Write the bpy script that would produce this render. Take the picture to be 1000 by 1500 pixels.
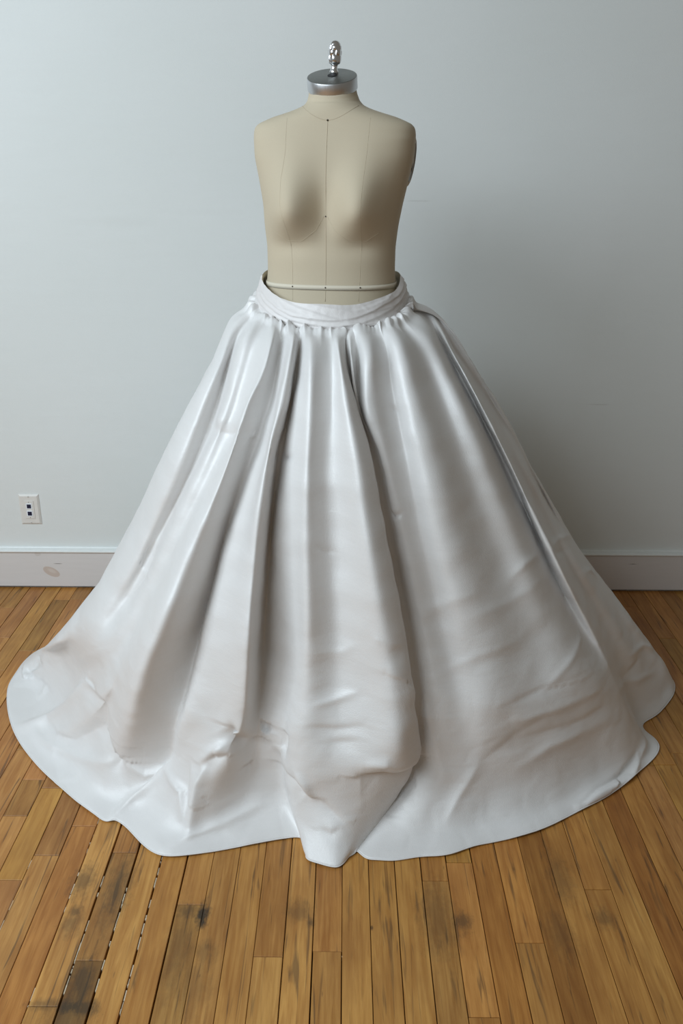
import bpy, bmesh, math, random
import numpy as np
from mathutils import Matrix, Vector, noise
for o in list(bpy.data.objects): bpy.data.objects.remove(o)
SC=bpy.context.scene; COL=SC.collection; PI=math.pi
R=math.radians
random.seed(7)
# ---------------------------------------------------------------- camera
cd=bpy.data.cameras.new('camera'); cam=bpy.data.objects.new('camera',cd); COL.objects.link(cam)
cd.sensor_fit='VERTICAL'; cd.sensor_height=24.0; cd.lens=24.0*1300/1500; cd.clip_start=.02
cam.matrix_world=Matrix([[0.999978,-0.005788,0.003349,0.0],[0.005204,0.358957,-0.93334,0.0],[0.0042,0.933336,0.358979,1.422],[0,0,0,1]])
SC.camera=cam
# ---------------------------------------------------------------- world, window light, exposure
w=bpy.data.worlds.new('world'); SC.world=w; w.use_nodes=True
bg=w.node_tree.nodes['Background']; bg.inputs[0].default_value=(1.0,.93,.80,1); bg.inputs[1].default_value=.14
def area(name,loc,target,sx,sy,power,color):
    l=bpy.data.lights.new(name,'AREA'); l.shape='RECTANGLE'; l.size=sx; l.size_y=sy; l.energy=power; l.color=color
    o=bpy.data.objects.new(name,l); COL.objects.link(o); o.location=loc
    o.rotation_euler=(Vector(target)-Vector(loc)).to_track_quat('-Z','Y').to_euler(); return o
area('window_light',(-2.35,.35,2.55),(.2,2.2,.6),1.4,1.5,73,(.79,.91,1.0))
area('far_window_light',(-1.7,-1.2,2.75),(-.1,2.0,.5),1.6,1.3,50,(.81,.92,1.0))
SC.view_settings.view_transform='Standard'; SC.view_settings.look='None'
SC.view_settings.gamma=1; SC.view_settings.use_curve_mapping=False; SC.view_settings.exposure=0.0
# ---------------------------------------------------------------- helpers
def link(o,parent=None):
    COL.objects.link(o)
    if parent is not None: o.parent=parent
    return o
def mesh(name,verts,faces,mat,parent=None,smooth=True):
    me=bpy.data.meshes.new(name); me.from_pydata([tuple(v) for v in verts],[],faces)
    if smooth: me.polygons.foreach_set('use_smooth',[True]*len(me.polygons))
    if mat: me.materials.append(mat)
    me.update(); return link(bpy.data.objects.new(name,me),parent)
def bmobj(name,bm,mat,parent=None,smooth=False):
    me=bpy.data.meshes.new(name); bm.to_mesh(me); bm.free()
    if smooth: me.polygons.foreach_set('use_smooth',[True]*len(me.polygons))
    me.materials.append(mat); return link(bpy.data.objects.new(name,me),parent)
def empty(name,loc,label=None,cat=None):
    o=bpy.data.objects.new(name,None); o.empty_display_size=.05; COL.objects.link(o); o.location=loc
    if label: o['label']=label; o['category']=cat
    return o
def box(bm,x0,x1,y0,y1,z0,z1,bev=0):
    b=bmesh.new(); bmesh.ops.create_cube(b,size=1)
    for v in b.verts: v.co=Vector(((x0+x1)/2+v.co.x*(x1-x0),(y0+y1)/2+v.co.y*(y1-y0),(z0+z1)/2+v.co.z*(z1-z0)))
    if bev: bmesh.ops.bevel(b,geom=b.edges[:],offset=bev,segments=2,affect='EDGES',profile=.6)
    t=bpy.data.meshes.new('t'); b.to_mesh(t); b.free(); bm.from_mesh(t); bpy.data.meshes.remove(t)
def lathe(prof,n=48,fn=None):
    vs=[];fs=[]
    for i,(r,z) in enumerate(prof):
        for j in range(n):
            a=2*PI*j/n; rr=r*(fn(i,a) if fn else 1); vs.append((rr*math.cos(a),rr*math.sin(a),z))
    for i in range(len(prof)-1):
        for j in range(n):
            k=(j+1)%n; fs.append((i*n+j,i*n+k,(i+1)*n+k,(i+1)*n+j))
    fs.append(tuple(range(n))[::-1]); fs.append(tuple((len(prof)-1)*n+j for j in range(n)))
    return vs,fs
def tube(pts,r,n=6,flat=1.0,nrm=None):
    vs=[];fs=[]
    P=[Vector(p) for p in pts]
    for i,p in enumerate(P):
        t=(P[min(i+1,len(P)-1)]-P[max(i-1,0)]).normalized()
        q=Vector(nrm[i]) if nrm else Vector((0,0,1))
        if abs(q.dot(t))>.95: q=Vector((0,1,0))
        s=t.cross(q).normalized(); q=s.cross(t).normalized()
        for j in range(n):
            a=2*PI*j/n; vs.append(p+s*math.cos(a)*r+q*math.sin(a)*r*flat)
    for i in range(len(P)-1):
        for j in range(n):
            k=(j+1)%n; fs.append((i*n+j,i*n+k,(i+1)*n+k,(i+1)*n+j))
    fs.append(tuple(range(n))[::-1]); fs.append(tuple((len(P)-1)*n+j for j in range(n)))
    return vs,fs
# node helpers
class NT:
    def __init__(s,name):
        s.m=bpy.data.materials.new(name); s.m.use_nodes=True; s.t=s.m.node_tree; s.b=s.t.nodes['Principled BSDF']
    def n(s,t,**kw):
        x=s.t.nodes.new(t)
        for k,v in kw.items(): setattr(x,k,v)
        return x
    def l(s,a,b): s.t.links.new(a,b)
    def val(s,x,inp):
        if hasattr(x,'is_linked') or isinstance(x,bpy.types.NodeSocket): s.l(x,inp)
        else: inp.default_value=x
    def math(s,op,a,b=0,c=0,clamp=False):
        x=s.n('ShaderNodeMath',operation=op,use_clamp=clamp); s.val(a,x.inputs[0]); s.val(b,x.inputs[1]); s.val(c,x.inputs[2]); return x.outputs[0]
    def mix(s,fac,a,b,mode='MIX'):
        x=s.n('ShaderNodeMix',data_type='RGBA',blend_type=mode); s.val(fac,x.inputs[0]); s.val(a,x.inputs[6]); s.val(b,x.inputs[7]); return x.outputs[2]
    def mapping(s,vec,scale=(1,1,1),loc=(0,0,0)):
        x=s.n('ShaderNodeMapping'); s.l(vec,x.inputs[0]); x.inputs[3].default_value=scale; x.inputs[1].default_value=loc; return x.outputs[0]
    def noise(s,vec,scale,detail=3,rough=.5,dist=0):
        x=s.n('ShaderNodeTexNoise'); s.l(vec,x.inputs['Vector']); x.inputs['Scale'].default_value=scale; x.inputs['Detail'].default_value=detail
        x.inputs['Roughness'].default_value=rough; x.inputs['Distortion'].default_value=dist; return x.outputs[0]
    def ramp(s,fac,*st):
        x=s.n('ShaderNodeValToRGB'); s.l(fac,x.inputs[0]); e=x.color_ramp.elements
        while len(e)<len(st): e.new(.5)
        for i,(p,c) in enumerate(st):
            e[i].position=p; e[i].color=c if len(c)==4 else (*c,1)
        return x.outputs[0]
    def bump(s,h,strength,dist):
        x=s.n('ShaderNodeBump'); s.l(h,x.inputs['Height']); x.inputs['Strength'].default_value=strength; x.inputs['Distance'].default_value=dist; s.l(x.outputs[0],s.b.inputs['Normal']); return x
    def set(s,**kw):
        for k,v in kw.items(): s.val(v,s.b.inputs[k.replace('_',' ')])
def G3(v): return (v,v,v,1)
def ell(N,xs,ys,cx,cy,rx,ry,nz=None,soft=.5):
    a=N.math('DIVIDE',N.math('SUBTRACT',xs,cx),rx); b=N.math('DIVIDE',N.math('SUBTRACT',ys,cy),ry)
    d=N.math('SQRT',N.math('ADD',N.math('MULTIPLY',a,a),N.math('MULTIPLY',b,b)))
    if nz is not None: d=N.math('ADD',d,nz)
    return N.math('DIVIDE',N.math('SUBTRACT',1+soft,d),2*soft,clamp=True)
# ---------------------------------------------------------------- materials
def wall_mat():
    N=NT('painted_wall'); g=N.n('ShaderNodeNewGeometry').outputs['Position']
    n1=N.noise(N.mapping(g,(1,1,1)),1.6,3); n2=N.noise(g,420,2); n3=N.noise(N.mapping(g,(1.5,1,6)),4,4)
    c=N.mix(N.ramp(n1,(.35,G3(0)),(.7,G3(1))),(.72,.75,.735,1),(.75,.775,.765,1))
    sp=N.n('ShaderNodeSeparateXYZ'); N.l(g,sp.inputs[0])
    nz=N.math('MULTIPLY',N.math('SUBTRACT',N.noise(g,60,3),.5),1.2)
    for cx,cz,rx,rz,s in ((.225,1.335,.03,.0018,.3),(.855,.69,.03,.002,.4),(-.7,1.27,.12,.012,.05),(-.45,1.30,.1,.01,.04)):
        m=ell(N,sp.outputs[0],sp.outputs[2],cx,cz,rx,rz,nz,.6); c=N.mix(N.math('MULTIPLY',m,s),c,(.48,.48,.45,1))
    N.set(Base_Color=c,Roughness=.62); N.bump(N.math('ADD',N.math('MULTIPLY',n2,.35),n3),.25,.004); return N.m
def board_mat():
    N=NT('painted_baseboard'); g=N.n('ShaderNodeNewGeometry').outputs['Position']
    sp=N.n('ShaderNodeSeparateXYZ'); N.l(g,sp.inputs[0]); X,Z=sp.outputs[0],sp.outputs[2]
    n1=N.noise(N.mapping(g,(1,1,9)),9,3)
    c=N.mix(n1,(.66,.64,.63,1),(.71,.69,.68,1))
    # the oval paint scar beside the outlet, slanted
    Zs=N.math('ADD',Z,N.math('MULTIPLY',N.math('ADD',X,1.056),.35))
    c=N.mix(N.math('MULTIPLY',ell(N,X,Zs,-1.056,.066,.029,.018,None,.06),.9),c,(.56,.47,.41,1))
    c=N.mix(N.math('MULTIPLY',ell(N,X,Zs,-1.054,.070,.014,.007,None,.4),.7),c,(.66,.60,.55,1))
    c=N.mix(N.math('MULTIPLY',ell(N,X,Z,-1.098,.136,.011,.008,None,.25),.5),c,(.52,.48,.45,1))
    nz=N.math('MULTIPLY',N.math('SUBTRACT',N.noise(g,90,2),.5),1.0)
    c=N.mix(ell(N,X,Z,-1.03,.098,.013,.0011,nz,.5),c,(.18,.16,.14,1))
    c=N.mix(ell(N,X,Z,1.035,.11,.012,.001,nz,.5),c,(.2,.18,.15,1))
    N.set(Base_Color=c,Roughness=.42); N.bump(n1,.15,.002); return N.m
STAINS=[[-0.555,1.488,0.02,0.04,0.55],[-0.548,1.402,0.013,0.013,0.6],[-0.546,1.374,0.019,0.028,0.45],[-0.475,1.46,0.023,0.079,0.5],[-0.463,1.489,0.018,0.04,0.35],[-0.486,1.232,0.018,0.046,0.6],[-0.497,1.182,0.027,0.014,0.8],[-0.468,1.177,0.025,0.017,0.7],[-0.497,1.16,0.037,0.028,0.35],[-0.285,1.397,0.011,0.029,0.95],[-0.317,1.406,0.02,0.018,0.55],[-0.32,1.32,0.021,0.086,0.3],[-0.275,1.234,0.023,0.062,0.25],[-0.091,1.412,0.022,0.024,0.4],[0.243,1.383,0.017,0.025,0.6],[0.194,1.393,0.031,0.083,0.3],[-0.063,1.378,0.006,0.012,0.6],[0.47,1.508,0.021,0.061,0.35],[0.439,1.352,0.022,0.052,0.3],[-0.267,1.304,0.019,0.026,0.35],[0.535,1.396,0.02,0.022,0.4],[-0.535,1.185,0.032,0.011,0.5]]
def wood_mat():
    N=NT('maple_floor_board'); g=N.n('ShaderNodeNewGeometry').outputs['Position']; oi=N.n('ShaderNodeObjectInfo')
    off=N.n('ShaderNodeCombineXYZ'); r=oi.outputs['Random']
    N.l(N.math('MULTIPLY',r,37),off.inputs[0]); N.l(N.math('MULTIPLY',r,91),off.inputs[1])
    va=N.n('ShaderNodeVectorMath',operation='ADD'); N.l(g,va.inputs[0]); N.l(off.outputs[0],va.inputs[1]); p=va.outputs[0]
    grain=N.noise(N.mapping(p,(26,1.5,1)),3.5,5,.6,.6)
    fine=N.noise(N.mapping(p,(260,8,1)),2.2,3,.6)
    blotch=N.noise(N.mapping(p,(4,1.6,1)),2.5,3,.6)
    streak=N.noise(N.mapping(p,(30,1.6,1)),2.0,3,.5,1.5)
    c=N.mix(N.ramp(grain,(.30,G3(0)),(.72,G3(1))),(.37,.163,.037,1),(.62,.335,.10,1))
    c=N.mix(N.math('MULTIPLY',N.ramp(blotch,(.40,G3(0)),(.68,G3(1))),.55),c,(.27,.11,.028,1))
    c=N.mix(N.math('MULTIPLY',N.ramp(fine,(.45,G3(0)),(.7,G3(1))),.12),c,(.22,.115,.045,1))
    c=N.mix(N.math('MULTIPLY',N.ramp(streak,(.60,G3(0)),(.69,G3(1))),.65),c,(.10,.055,.026,1))
    # flecks and knots
    v=N.n('ShaderNodeTexVoronoi'); N.l(N.mapping(p,(1,.55,1)),v.inputs['Vector']); v.inputs['Scale'].default_value=9
    nz=N.math('MULTIPLY',N.noise(N.mapping(p,(3,1,1)),40,2),.05)
    kn=N.ramp(N.math('ADD',v.outputs['Distance'],nz),(.035,G3(1)),(.06,G3(0)))
    c=N.mix(N.math('MULTIPLY',kn,.8),c,(.08,.04,.02,1))
    v2=N.n('ShaderNodeTexVoronoi'); N.l(N.mapping(p,(1,.22,1)),v2.inputs['Vector']); v2.inputs['Scale'].default_value=42
    fk=N.ramp(N.math('ADD',v2.outputs['Distance'],N.math('MULTIPLY',N.noise(p,6,1),.35)),(.16,G3(1)),(.22,G3(0)))
    c=N.mix(N.math('MULTIPLY',fk,.5),c,(.10,.05,.025,1))
    c=N.mix(1.0,c,oi.outputs['Color'],'MULTIPLY')
    # old water stains, each where it lies in the floor
    sp=N.n('ShaderNodeSeparateXYZ'); N.l(g,sp.inputs[0])
    nz=N.math('MULTIPLY',N.math('SUBTRACT',N.noise(N.mapping(g,(2,1,1)),34,5,.72),.5),3.2)
    tot=None
    for cx,cy,rx,ry,s in STAINS:
        m=N.math('MULTIPLY',ell(N,sp.outputs[0],sp.outputs[1],cx,cy,rx,ry,nz,.6),s)
        tot=m if tot is None else N.math('MAXIMUM',tot,m)
    c=N.mix(tot,c,(.035,.028,.019,1))
    ro=N.math('ADD',.33,N.math('MULTIPLY',N.noise(g,7,4),.22))
    N.set(Base_Color=c,Roughness=ro,Specular_IOR_Level=.35); N.bump(N.math('ADD',grain,N.math('MULTIPLY',fine,.4)),.25,.0012); return N.m
def flat(name,col,rough=.5,metal=0,spec=.5,bump=None):
    N=NT(name); g=N.n('ShaderNodeTexCoord').outputs['Object']
    n=N.noise(g,bump[0] if bump else 60,3)
    c=N.mix(n,tuple(x*.93 for x in col[:3])+(1,),tuple(min(1,x*1.05) for x in col[:3])+(1,))
    N.set(Base_Color=c,Roughness=rough,Metallic=metal,Specular_IOR_Level=spec)
    if bump: N.bump(n,bump[1],bump[2])
    return N.m
def satin_mat(name,col,rough,wr):
    N=NT(name); tc=N.n('ShaderNodeTexCoord').outputs['Object']
    weave=N.noise(N.mapping(tc,(900,900,260)),1,2)
    slub=N.noise(N.mapping(tc,(5,5,60)),3,3)
    cr=N.noise(N.mapping(tc,(3,3,7)),3.2,5,.55,1.2)
    c=N.mix(slub,tuple(x*.97 for x in col)+(1,),tuple(min(1,x*1.02) for x in col)+(1,))
    N.set(Base_Color=c,Roughness=N.math('ADD',rough,N.math('MULTIPLY',slub,.05)),Specular_IOR_Level=.62,Metallic=.05,Sheen_Weight=.04,Sheen_Roughness=.4)
    h=N.math('ADD',N.math('MULTIPLY',weave,.10),N.math('MULTIPLY',cr,wr)); N.bump(h,.5,.012); return N.m
def metal(name,col,rough,brush=None):
    N=NT(name); tc=N.n('ShaderNodeTexCoord').outputs['Object']
    n=N.noise(N.mapping(tc,brush or (1,1,1)),8,3)
    N.set(Base_Color=(*col,1),Metallic=1.0,Roughness=N.math('ADD',rough,N.math('MULTIPLY',n,.15))); N.bump(n,.08,.001); return N.m
M_wall=wall_mat(); M_board=board_mat(); M_wood=wood_mat()
M_cap=flat('gloss_trim_paint',(.80,.83,.82),.35)
M_dark=flat('dark_subfloor',(.012,.008,.005),.9)
M_crumb=flat('cream_gap_filler',(.62,.52,.38),.85,bump=(200,.5,.002))
M_satin=satin_mat('ivory_satin',(.785,.775,.765),.375,.14)
M_band=satin_mat('ivory_satin_band',(.76,.73,.715),.48,.12)
M_lining=flat('cream_lining',(.66,.61,.50),.6,bump=(300,.2,.001))
M_linen=flat('beige_linen',(.56,.485,.36),.72,spec=.25,bump=(900,.25,.0006))
M_seam=flat('beige_seam',(.525,.452,.333),.8,spec=.2)
M_tape=flat('cream_twill_tape',(.70,.64,.52),.75,bump=(900,.3,.0006))
M_brush=metal('brushed_aluminium',(.66,.67,.69),.30,(60,60,2))
M_top=metal('dull_steel_top',(.27,.28,.27),.34,(40,40,4))
M_chrome=metal('polished_chrome',(.86,.86,.88),.16)
M_black=flat('black_recess',(.01,.01,.012),.6)
M_plate=flat('ivory_plastic',(.74,.72,.68),.38)
M_port=flat('white_plastic',(.84,.88,.93),.35)
M_jack=flat('navy_jack',(.008,.014,.045),.35)
M_pin=flat('dark_nail',(.06,.05,.04),.4,.8)
M_grey=flat('grey_plate',(.30,.29,.26),.45)
M_iron=flat('black_iron',(.02,.02,.022),.5,.3)
# ---------------------------------------------------------------- the setting
YW=2.926; PW=.05715
wb=bmesh.new(); box(wb,-3.2,3.2,YW,YW+.12,-.05,3.0); wall=bmobj('wall_back',wb,M_wall); wall['kind']='structure'
floor=empty('floor',(0,0,0)); floor['kind']='structure'
fb=bmesh.new(); box(fb,-3.2,3.2,-.8,YW,-.05,-.019); bmobj('subfloor',fb,M_dark,floor)
JOINTS={-12:[1.563],-13:[1.489, 1.793],-9:[1.283, 1.573],-10:[1.182],-6:[1.424],-3:[1.295],-1:[1.309],3:[1.495],4:[1.167, 1.55],6:[1.333],9:[1.474],-14:[1.691, 1.824],-11:[1.658],-21:[2.753],-22:[2.904],-17:[2.82],-18:[2.459, 2.818],-19:[2.34],17:[2.788],18:[2.565],14:[1.901]}
TONE={(-12,0):(1.02,1.0,1.0),(-11,0):(.93,.80,.70),(-11,1):(.98,.86,.78),(-10,0):(1.0,1.0,.95),(-10,1):(1.12,1.12,1.1),(-9,0):(.5,.5,.5),(-9,1):(.80,.78,.76),(-8,0):(1.12,1.12,1.05),(-7,0):(1.08,1.05,.95),
 (-6,0):(.82,.84,.82),(-6,1):(.98,.94,.9),(-5,0):(.92,.9,.88),(-4,0):(1.02,1.0,.95),(-3,0):(1.1,1.12,1.1),(-3,1):(.9,.84,.78),(-2,0):(1.15,1.15,1.1),(-1,0):(.95,.92,.86),(-1,1):(1.0,.92,.85),
 (0,0):(1.06,1.04,.95),(1,0):(1.05,1.04,.95),(2,0):(1.1,1.1,1.02),(3,0):(.86,.84,.8),(3,1):(.92,.84,.74),(4,0):(.98,.92,.84),(5,0):(.86,.72,.56),(6,0):(1.02,.98,.88),(6,1):(1.1,.98,.84),(7,0):(.66,.56,.44),
 (8,0):(.98,.93,.82),(9,0):(.92,.86,.74),(9,1):(.98,.9,.78),(10,0):(1.0,.98,.88),(11,0):(.72,.58,.44),(12,0):(.9,.82,.7)}
WIDE={-11:(.0,.0009),-10:(.0026,.0026),-9:(.0032,.003),-8:(.003,.0024),-7:(.0024,.0018)}
random.seed(11)
NEAR=-.75
far=bmesh.new()
def plank(n,y0,y1,tone):
    gl=WIDE.get(n-1,(0,.0))[1] if n-1 in WIDE else 0; gr=WIDE.get(n,(0,0))[0]
    g=.0004+random.random()**2*.0009
    x0=n*PW+g+gl*.5; x1=(n+1)*PW-g-gr*.5; z=-random.random()*.0006; c=.0009
    y0+=.0007; y1-=.0007
    if y1-y0<.02: return
    ring=lambda d,zz:[(x0+d,y0+d,zz),(x1-d,y0+d,zz),(x1-d,y1-d,zz),(x0+d,y1-d,zz)]
    xm=.0
    vs=ring(0,-.018)+ring(0,z-c)+ring(c,z)
    fs=[]
    for k in (0,4):
        for j in range(4): fs.append((k+j,k+(j+1)%4,k+4+(j+1)%4,k+4+j))
    fs.append((8,9,10,11)); fs.append((3,2,1,0))
    if abs(n+.5)>25:                              # boards beyond the frame: one joined part
        q=[far.verts.new(v) for v in vs]
        for f in fs: far.faces.new([q[i] for i in f])
        return
    o=mesh('plank',vs,fs,M_wood,floor,False); o.color=(*tone,1)
SEEN=24
for n in range(-55,55):
    js=sorted(JOINTS.get(n,[])); vis=abs(n)<=SEEN
    lo=js[0] if js else random.uniform(1.2,2.6)
    cuts=set(js)
    if not js: cuts.add(lo)
    y=lo-random.uniform(.75,1.4)
    if -12<=n<=12 and y>1.0 and not (js and js[0]<1.35): y=1.0-random.random()*.4
    while y>NEAR: cuts.add(y); y-=random.uniform(.8,1.5)
    y=max(cuts)+random.uniform(.45,1.1)
    while y<YW-.1: cuts.add(y); y+=random.uniform(.35,1.1)
    if -12<=n<=12 and not js:
        cuts={c for c in cuts if not (.98<c<1.62)}
    ys=[NEAR]+sorted(c for c in cuts if NEAR<c<YW-.04)+[YW-.006]
    # index of the board that crosses the frame's lower edge
    k0=max(i for i in range(len(ys)-1) if ys[i]<=1.1)
    for i in range(len(ys)-1):
        s=random.uniform(.74,1.12); t=(s,s*random.uniform(.88,1.0),s*random.uniform(.78,.98))
        t=TONE.get((n,i-k0),t)
        if abs(n)>22: t=t
        plank(n,ys[i],ys[i+1],t)
far_o=bmobj('outer_planks',far,M_wood,floor); far_o['kind']='stuff'; far_o.color=(.88,.82,.72,1)
# pale filler crumbs in the widest gaps
bm=bmesh.new(); random.seed(5)
for n,ya,yb,dens in ((-10,1.36,1.93,.6),(-9,1.22,1.50,.85),(-8,1.22,1.47,.85),(-7,1.17,1.58,.95),(-10,1.15,1.3,.4),(-11,1.2,1.42,.5),(0,1.1,1.3,.2),(-12,1.33,1.55,.6)):
    y=ya
    while y<yb:
        L=random.choice((.003,.005,.008,.022))*random.uniform(.8,1.3)
        if random.random()<dens*.8:
            ww=random.uniform(.0007,.0015); x=n*PW+random.uniform(-.0004,.0004); h=random.uniform(-.0035,-.0012)
            q=[bm.verts.new((x+sx*ww*random.uniform(.6,1),y+sy*L/2,zz)) for zz in (-.012,h) for sx,sy in ((-1,-1),(1,-1),(1,1),(-1,1))]
            for f in ((4,5,6,7),(0,1,5,4),(1,2,6,5),(2,3,7,6),(3,0,4,7)): bm.faces.new([q[i] for i in f])
        y+=L
cr=bmobj('gap_filler',bm,M_crumb,floor); cr['kind']='stuff'; cr['label']='pale crumbs of old filler in the floor gaps'
# baseboard: flat board with a rounded cap moulding
base=empty('baseboard_back',(0,YW,0)); base['kind']='structure'
def part_box(name,par,mat,b,bev=.001,off=(0,0,0)):
    bm=bmesh.new(); box(bm,*b,bev); o=bmobj(name,bm,mat); o.parent=par
    o.matrix_parent_inverse=par.matrix_world.inverted() if False else Matrix.Translation(-Vector(par.location)); return o
part_box('board',base,M_board,(-3.2,3.2,YW-.018,YW,.008,.143),.0015)
bm=bmesh.new(); prof=[(0,.143),(-.023,.143),(-.0255,.1455),(-.0255,.1485),(-.022,.1515),(-.013,.1535),(-.006,.1545),(-.004,.157),(0,.158)]
vs=[(x,YW+y,z) for x in (-3.2,3.2) for y,z in prof]; k=len(prof)
fs=[(i,i+1,k+i+1,k+i) for i in range(k-1)]+[tuple(range(k))[::-1],tuple(range(k,2*k)),(k-1,0,k,2*k-1)]
o=mesh('cap_moulding',vs,fs,M_cap,base,False); o.matrix_parent_inverse=Matrix.Translation((0,-YW,0))
# ---------------------------------------------------------------- data outlet on the wall
ot=empty('wall_outlet',(-1.110,YW,.301),'ivory wall plate with two small navy data jacks, low on the left of the wall','wall plate')
def loc(par,name,mat,b,bev=.0006,parent=None):
    bm=bmesh.new(); box(bm,*b,bev); return bmobj(name,bm,mat,parent or par)
hx,hz=.0355,.0560
bx=[(-hx,-hz),(hx,-hz),(hx,hz),(-hx,hz)]; ix=.0060
vs=[(x,0,z) for x,z in bx]+[(x,-.0018,z) for x,z in bx]+[((abs(x)-ix)*(1 if x>0 else -1),-.0065,(abs(z)-ix)*(1 if z>0 else -1)) for x,z in bx]
fs=[(0,1,5,4),(1,2,6,5),(2,3,7,6),(3,0,4,7),(4,5,9,8),(5,6,10,9),(6,7,11,10),(7,4,8,11),(8,9,10,11),(3,2,1,0)]
mesh('face_plate',vs,fs,M_plate,ot,False)
ins=loc(ot,'insert',M_plate,(-.0165,.0165,-.0085,-.004,-.033,.033),.0006)
for zc in (.0135,-.0135):
    fr=loc(ot,'port_frame',M_port,(-.0105,.0105,-.0100,-.006,zc-.0105,zc+.0105),.0008,ot)
    loc(ot,'jack',M_jack,(-.0074,.0074,-.0104,-.008,zc-.0074,zc+.0074),.0004,fr)
for zc in (.0485,-.0485):
    vs,fs=lathe([(.0032,0),(.0032,.0008),(.0022,.0014)],16); s=mesh('screw',vs,fs,M_plate,ot); s.rotation_euler=(PI/2,0,0); s.location=(0,-.0064,zc)
    loc(ot,'slot',M_pin,(-.0026,.0026,-.0002,.0,-.0004,.0004),0,s).location=(0,0,.0015)
    s.children[0].rotation_euler=(PI/2,0,0)
for zc in (.0285,-.0285):
    vs,fs=lathe([(.0013,0),(.0013,.0006)],10); s=mesh('screw',vs,fs,M_pin,ot); s.rotation_euler=(PI/2,0,0); s.location=(0,-.0085,zc)
# ---------------------------------------------------------------- dress form
FX,FY=-.031,2.2; YAWF=R(-8)
form=empty('dress_form',(FX,FY,0),'beige linen dress form torso with steel neck cap and chrome finial, in the big skirt','dress form')
TZ =[.80,.90,1.00,1.09,1.151,1.20,1.254,1.301,1.347,1.400,1.451,1.488,1.498,1.507,1.514,1.521,1.528,1.535,1.543,1.551,1.559,1.570,1.585,1.603,1.62]
TW =[.15,.175,.178,.170,.158,.1525,.1528,.1575,.1625,.1725,.1830,.1848,.1850,.1840,.1815,.1745,.158,.1400,.111,.0855,.0670,.0590,.0545,.0520,.051]
TF =[.10,.12,.13,.128,.115,.108,.106,.108,.108,.106,.098,.089,.086,.083,.080,.077,.075,.073,.0705,.067,.0625,.057,.053,.050,.049]
TB =[.11,.14,.14,.12,.105,.102,.105,.108,.110,.110,.106,.098,.095,.092,.089,.086,.083,.080,.076,.071,.066,.061,.058,.055,.054]
TC =[-.004]*4+[-.0042,-.004,-.004,-.0035,0,.002,.003,.0035,.0035,.0035,.0035,.0035,.0035,.0035,.0035,.003,.003,.002,.001,0,0]
TE =[2.2,2.2,2.2,2.2,2.2,2.2,2.25,2.3,2.4,2.55,2.75,2.8,2.7,2.6,2.5,2.4,2.3,2.2,2.1,2.0,2.0,2,2,2,2]
def itp(z,T):
    return float(np.interp(z,TZ,T))
def smooth(T):
    # cubic-smoothed dense tables
    zz=np.linspace(TZ[0],TZ[-1],400); y=np.interp(zz,TZ,T); return y
def form_pt(a,z,out=0.0):
    """point on the form; a=angle, -90deg = front centre (local frame)"""
    wd=itp(z,TW); dp=itp(z,TF) if math.sin(a)<0 else itp(z,TB); e=2/itp(z,TE)
    c,s=math.cos(a),math.sin(a)
    x=wd*math.copysign(abs(c)**e,c); y=dp*math.copysign(abs(s)**e,s)
    if s<0:
        for bxx,sg in ((-.081,1),(.079,1)):
            dz=z-1.338; sz=.050 if dz<0 else .085
            g=math.exp(-((x-bxx)/.052)**2-(dz/sz)**2)
            y-=.058*g*min(1,-s*1.6)
        dz=z-1.262; y+=.010*math.exp(-(dz/.016)**2)*(math.exp(-((x+.078)/.05)**2)+math.exp(-((x-.078)/.05)**2))
        y+=.012*math.exp(-(x/.028)**2-((z-1.335)/.06)**2)
    x+=itp(z,TC)
    # neck leans slightly forward
    y-=max(0,z-1.50)*.10
    n=Vector((c*dp,s*wd,0)).normalized()
    return Vector((x,y,z))+n*out
def rot(o): o.rotation_euler=(0,0,YAWF)
piv=form
nz_,na=150,160
zs=list(np.linspace(.80,1.48,70))+list(np.linspace(1.483,1.603,60))
vs=[];fs=[]
raw=np.array([[form_pt(2*PI*j/na,z)[:] for j in range(na)] for z in zs])
for _ in range(1):
    sm=raw.copy(); sm[1:-1]=(raw[:-2]+2*raw[1:-1]+raw[2:])/4; raw=sm
raw[:,:,2]=np.array(zs)[:,None]
# the neck is cut square to the tilted cap
TILT=R(22); zc0=1.598
def cut(v):
    x,y,z=v
    lim=zc0+math.tan(TILT)*(y+.012)-.004
    if z>1.560:
        t=(z-1.560)/(1.603-1.560); return (x,y,1.560+t*(lim-1.560))
    return (x,y,z)
nzr=len(zs)
vs=[cut(raw[i,j]) for i in range(nzr) for j in range(na)]
for i in range(nzr-1):
    for j in range(na):
        k=(j+1)%na; fs.append((i*na+j,i*na+k,(i+1)*na+k,(i+1)*na+j))
fs.append(tuple(range(na))[::-1]); fs.append(tuple((nzr-1)*na+j for j in range(na)))
torso=mesh('torso',vs,fs,M_linen,form); rot(torso)
def surf(a,z,out):
    i=int(np.clip(np.searchsorted(zs,z),1,nzr-1)); t=(z-zs[i-1])/(zs[i]-zs[i-1])
    j=(a/(2*PI)*na)%na; j0=int(j); tj=j-j0; j1=(j0+1)%na
    p=(raw[i-1,j0]*(1-tj)+raw[i-1,j1]*tj)*(1-t)+(raw[i,j0]*(1-tj)+raw[i,j1]*tj)*t
    c=np.array([0,0,0.]); n=np.array([p[0]*.5,p[1],0]); n/=np.linalg.norm(n)+1e-9
    return Vector(p+n*out)
def ang_for_x(x,z):
    lo,hi=PI,2*PI
    for _ in range(40):
        m=(lo+hi)/2
        if surf(m,z,0).x<x: lo=m
        else: hi=m
    return (lo+hi)/2
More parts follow.
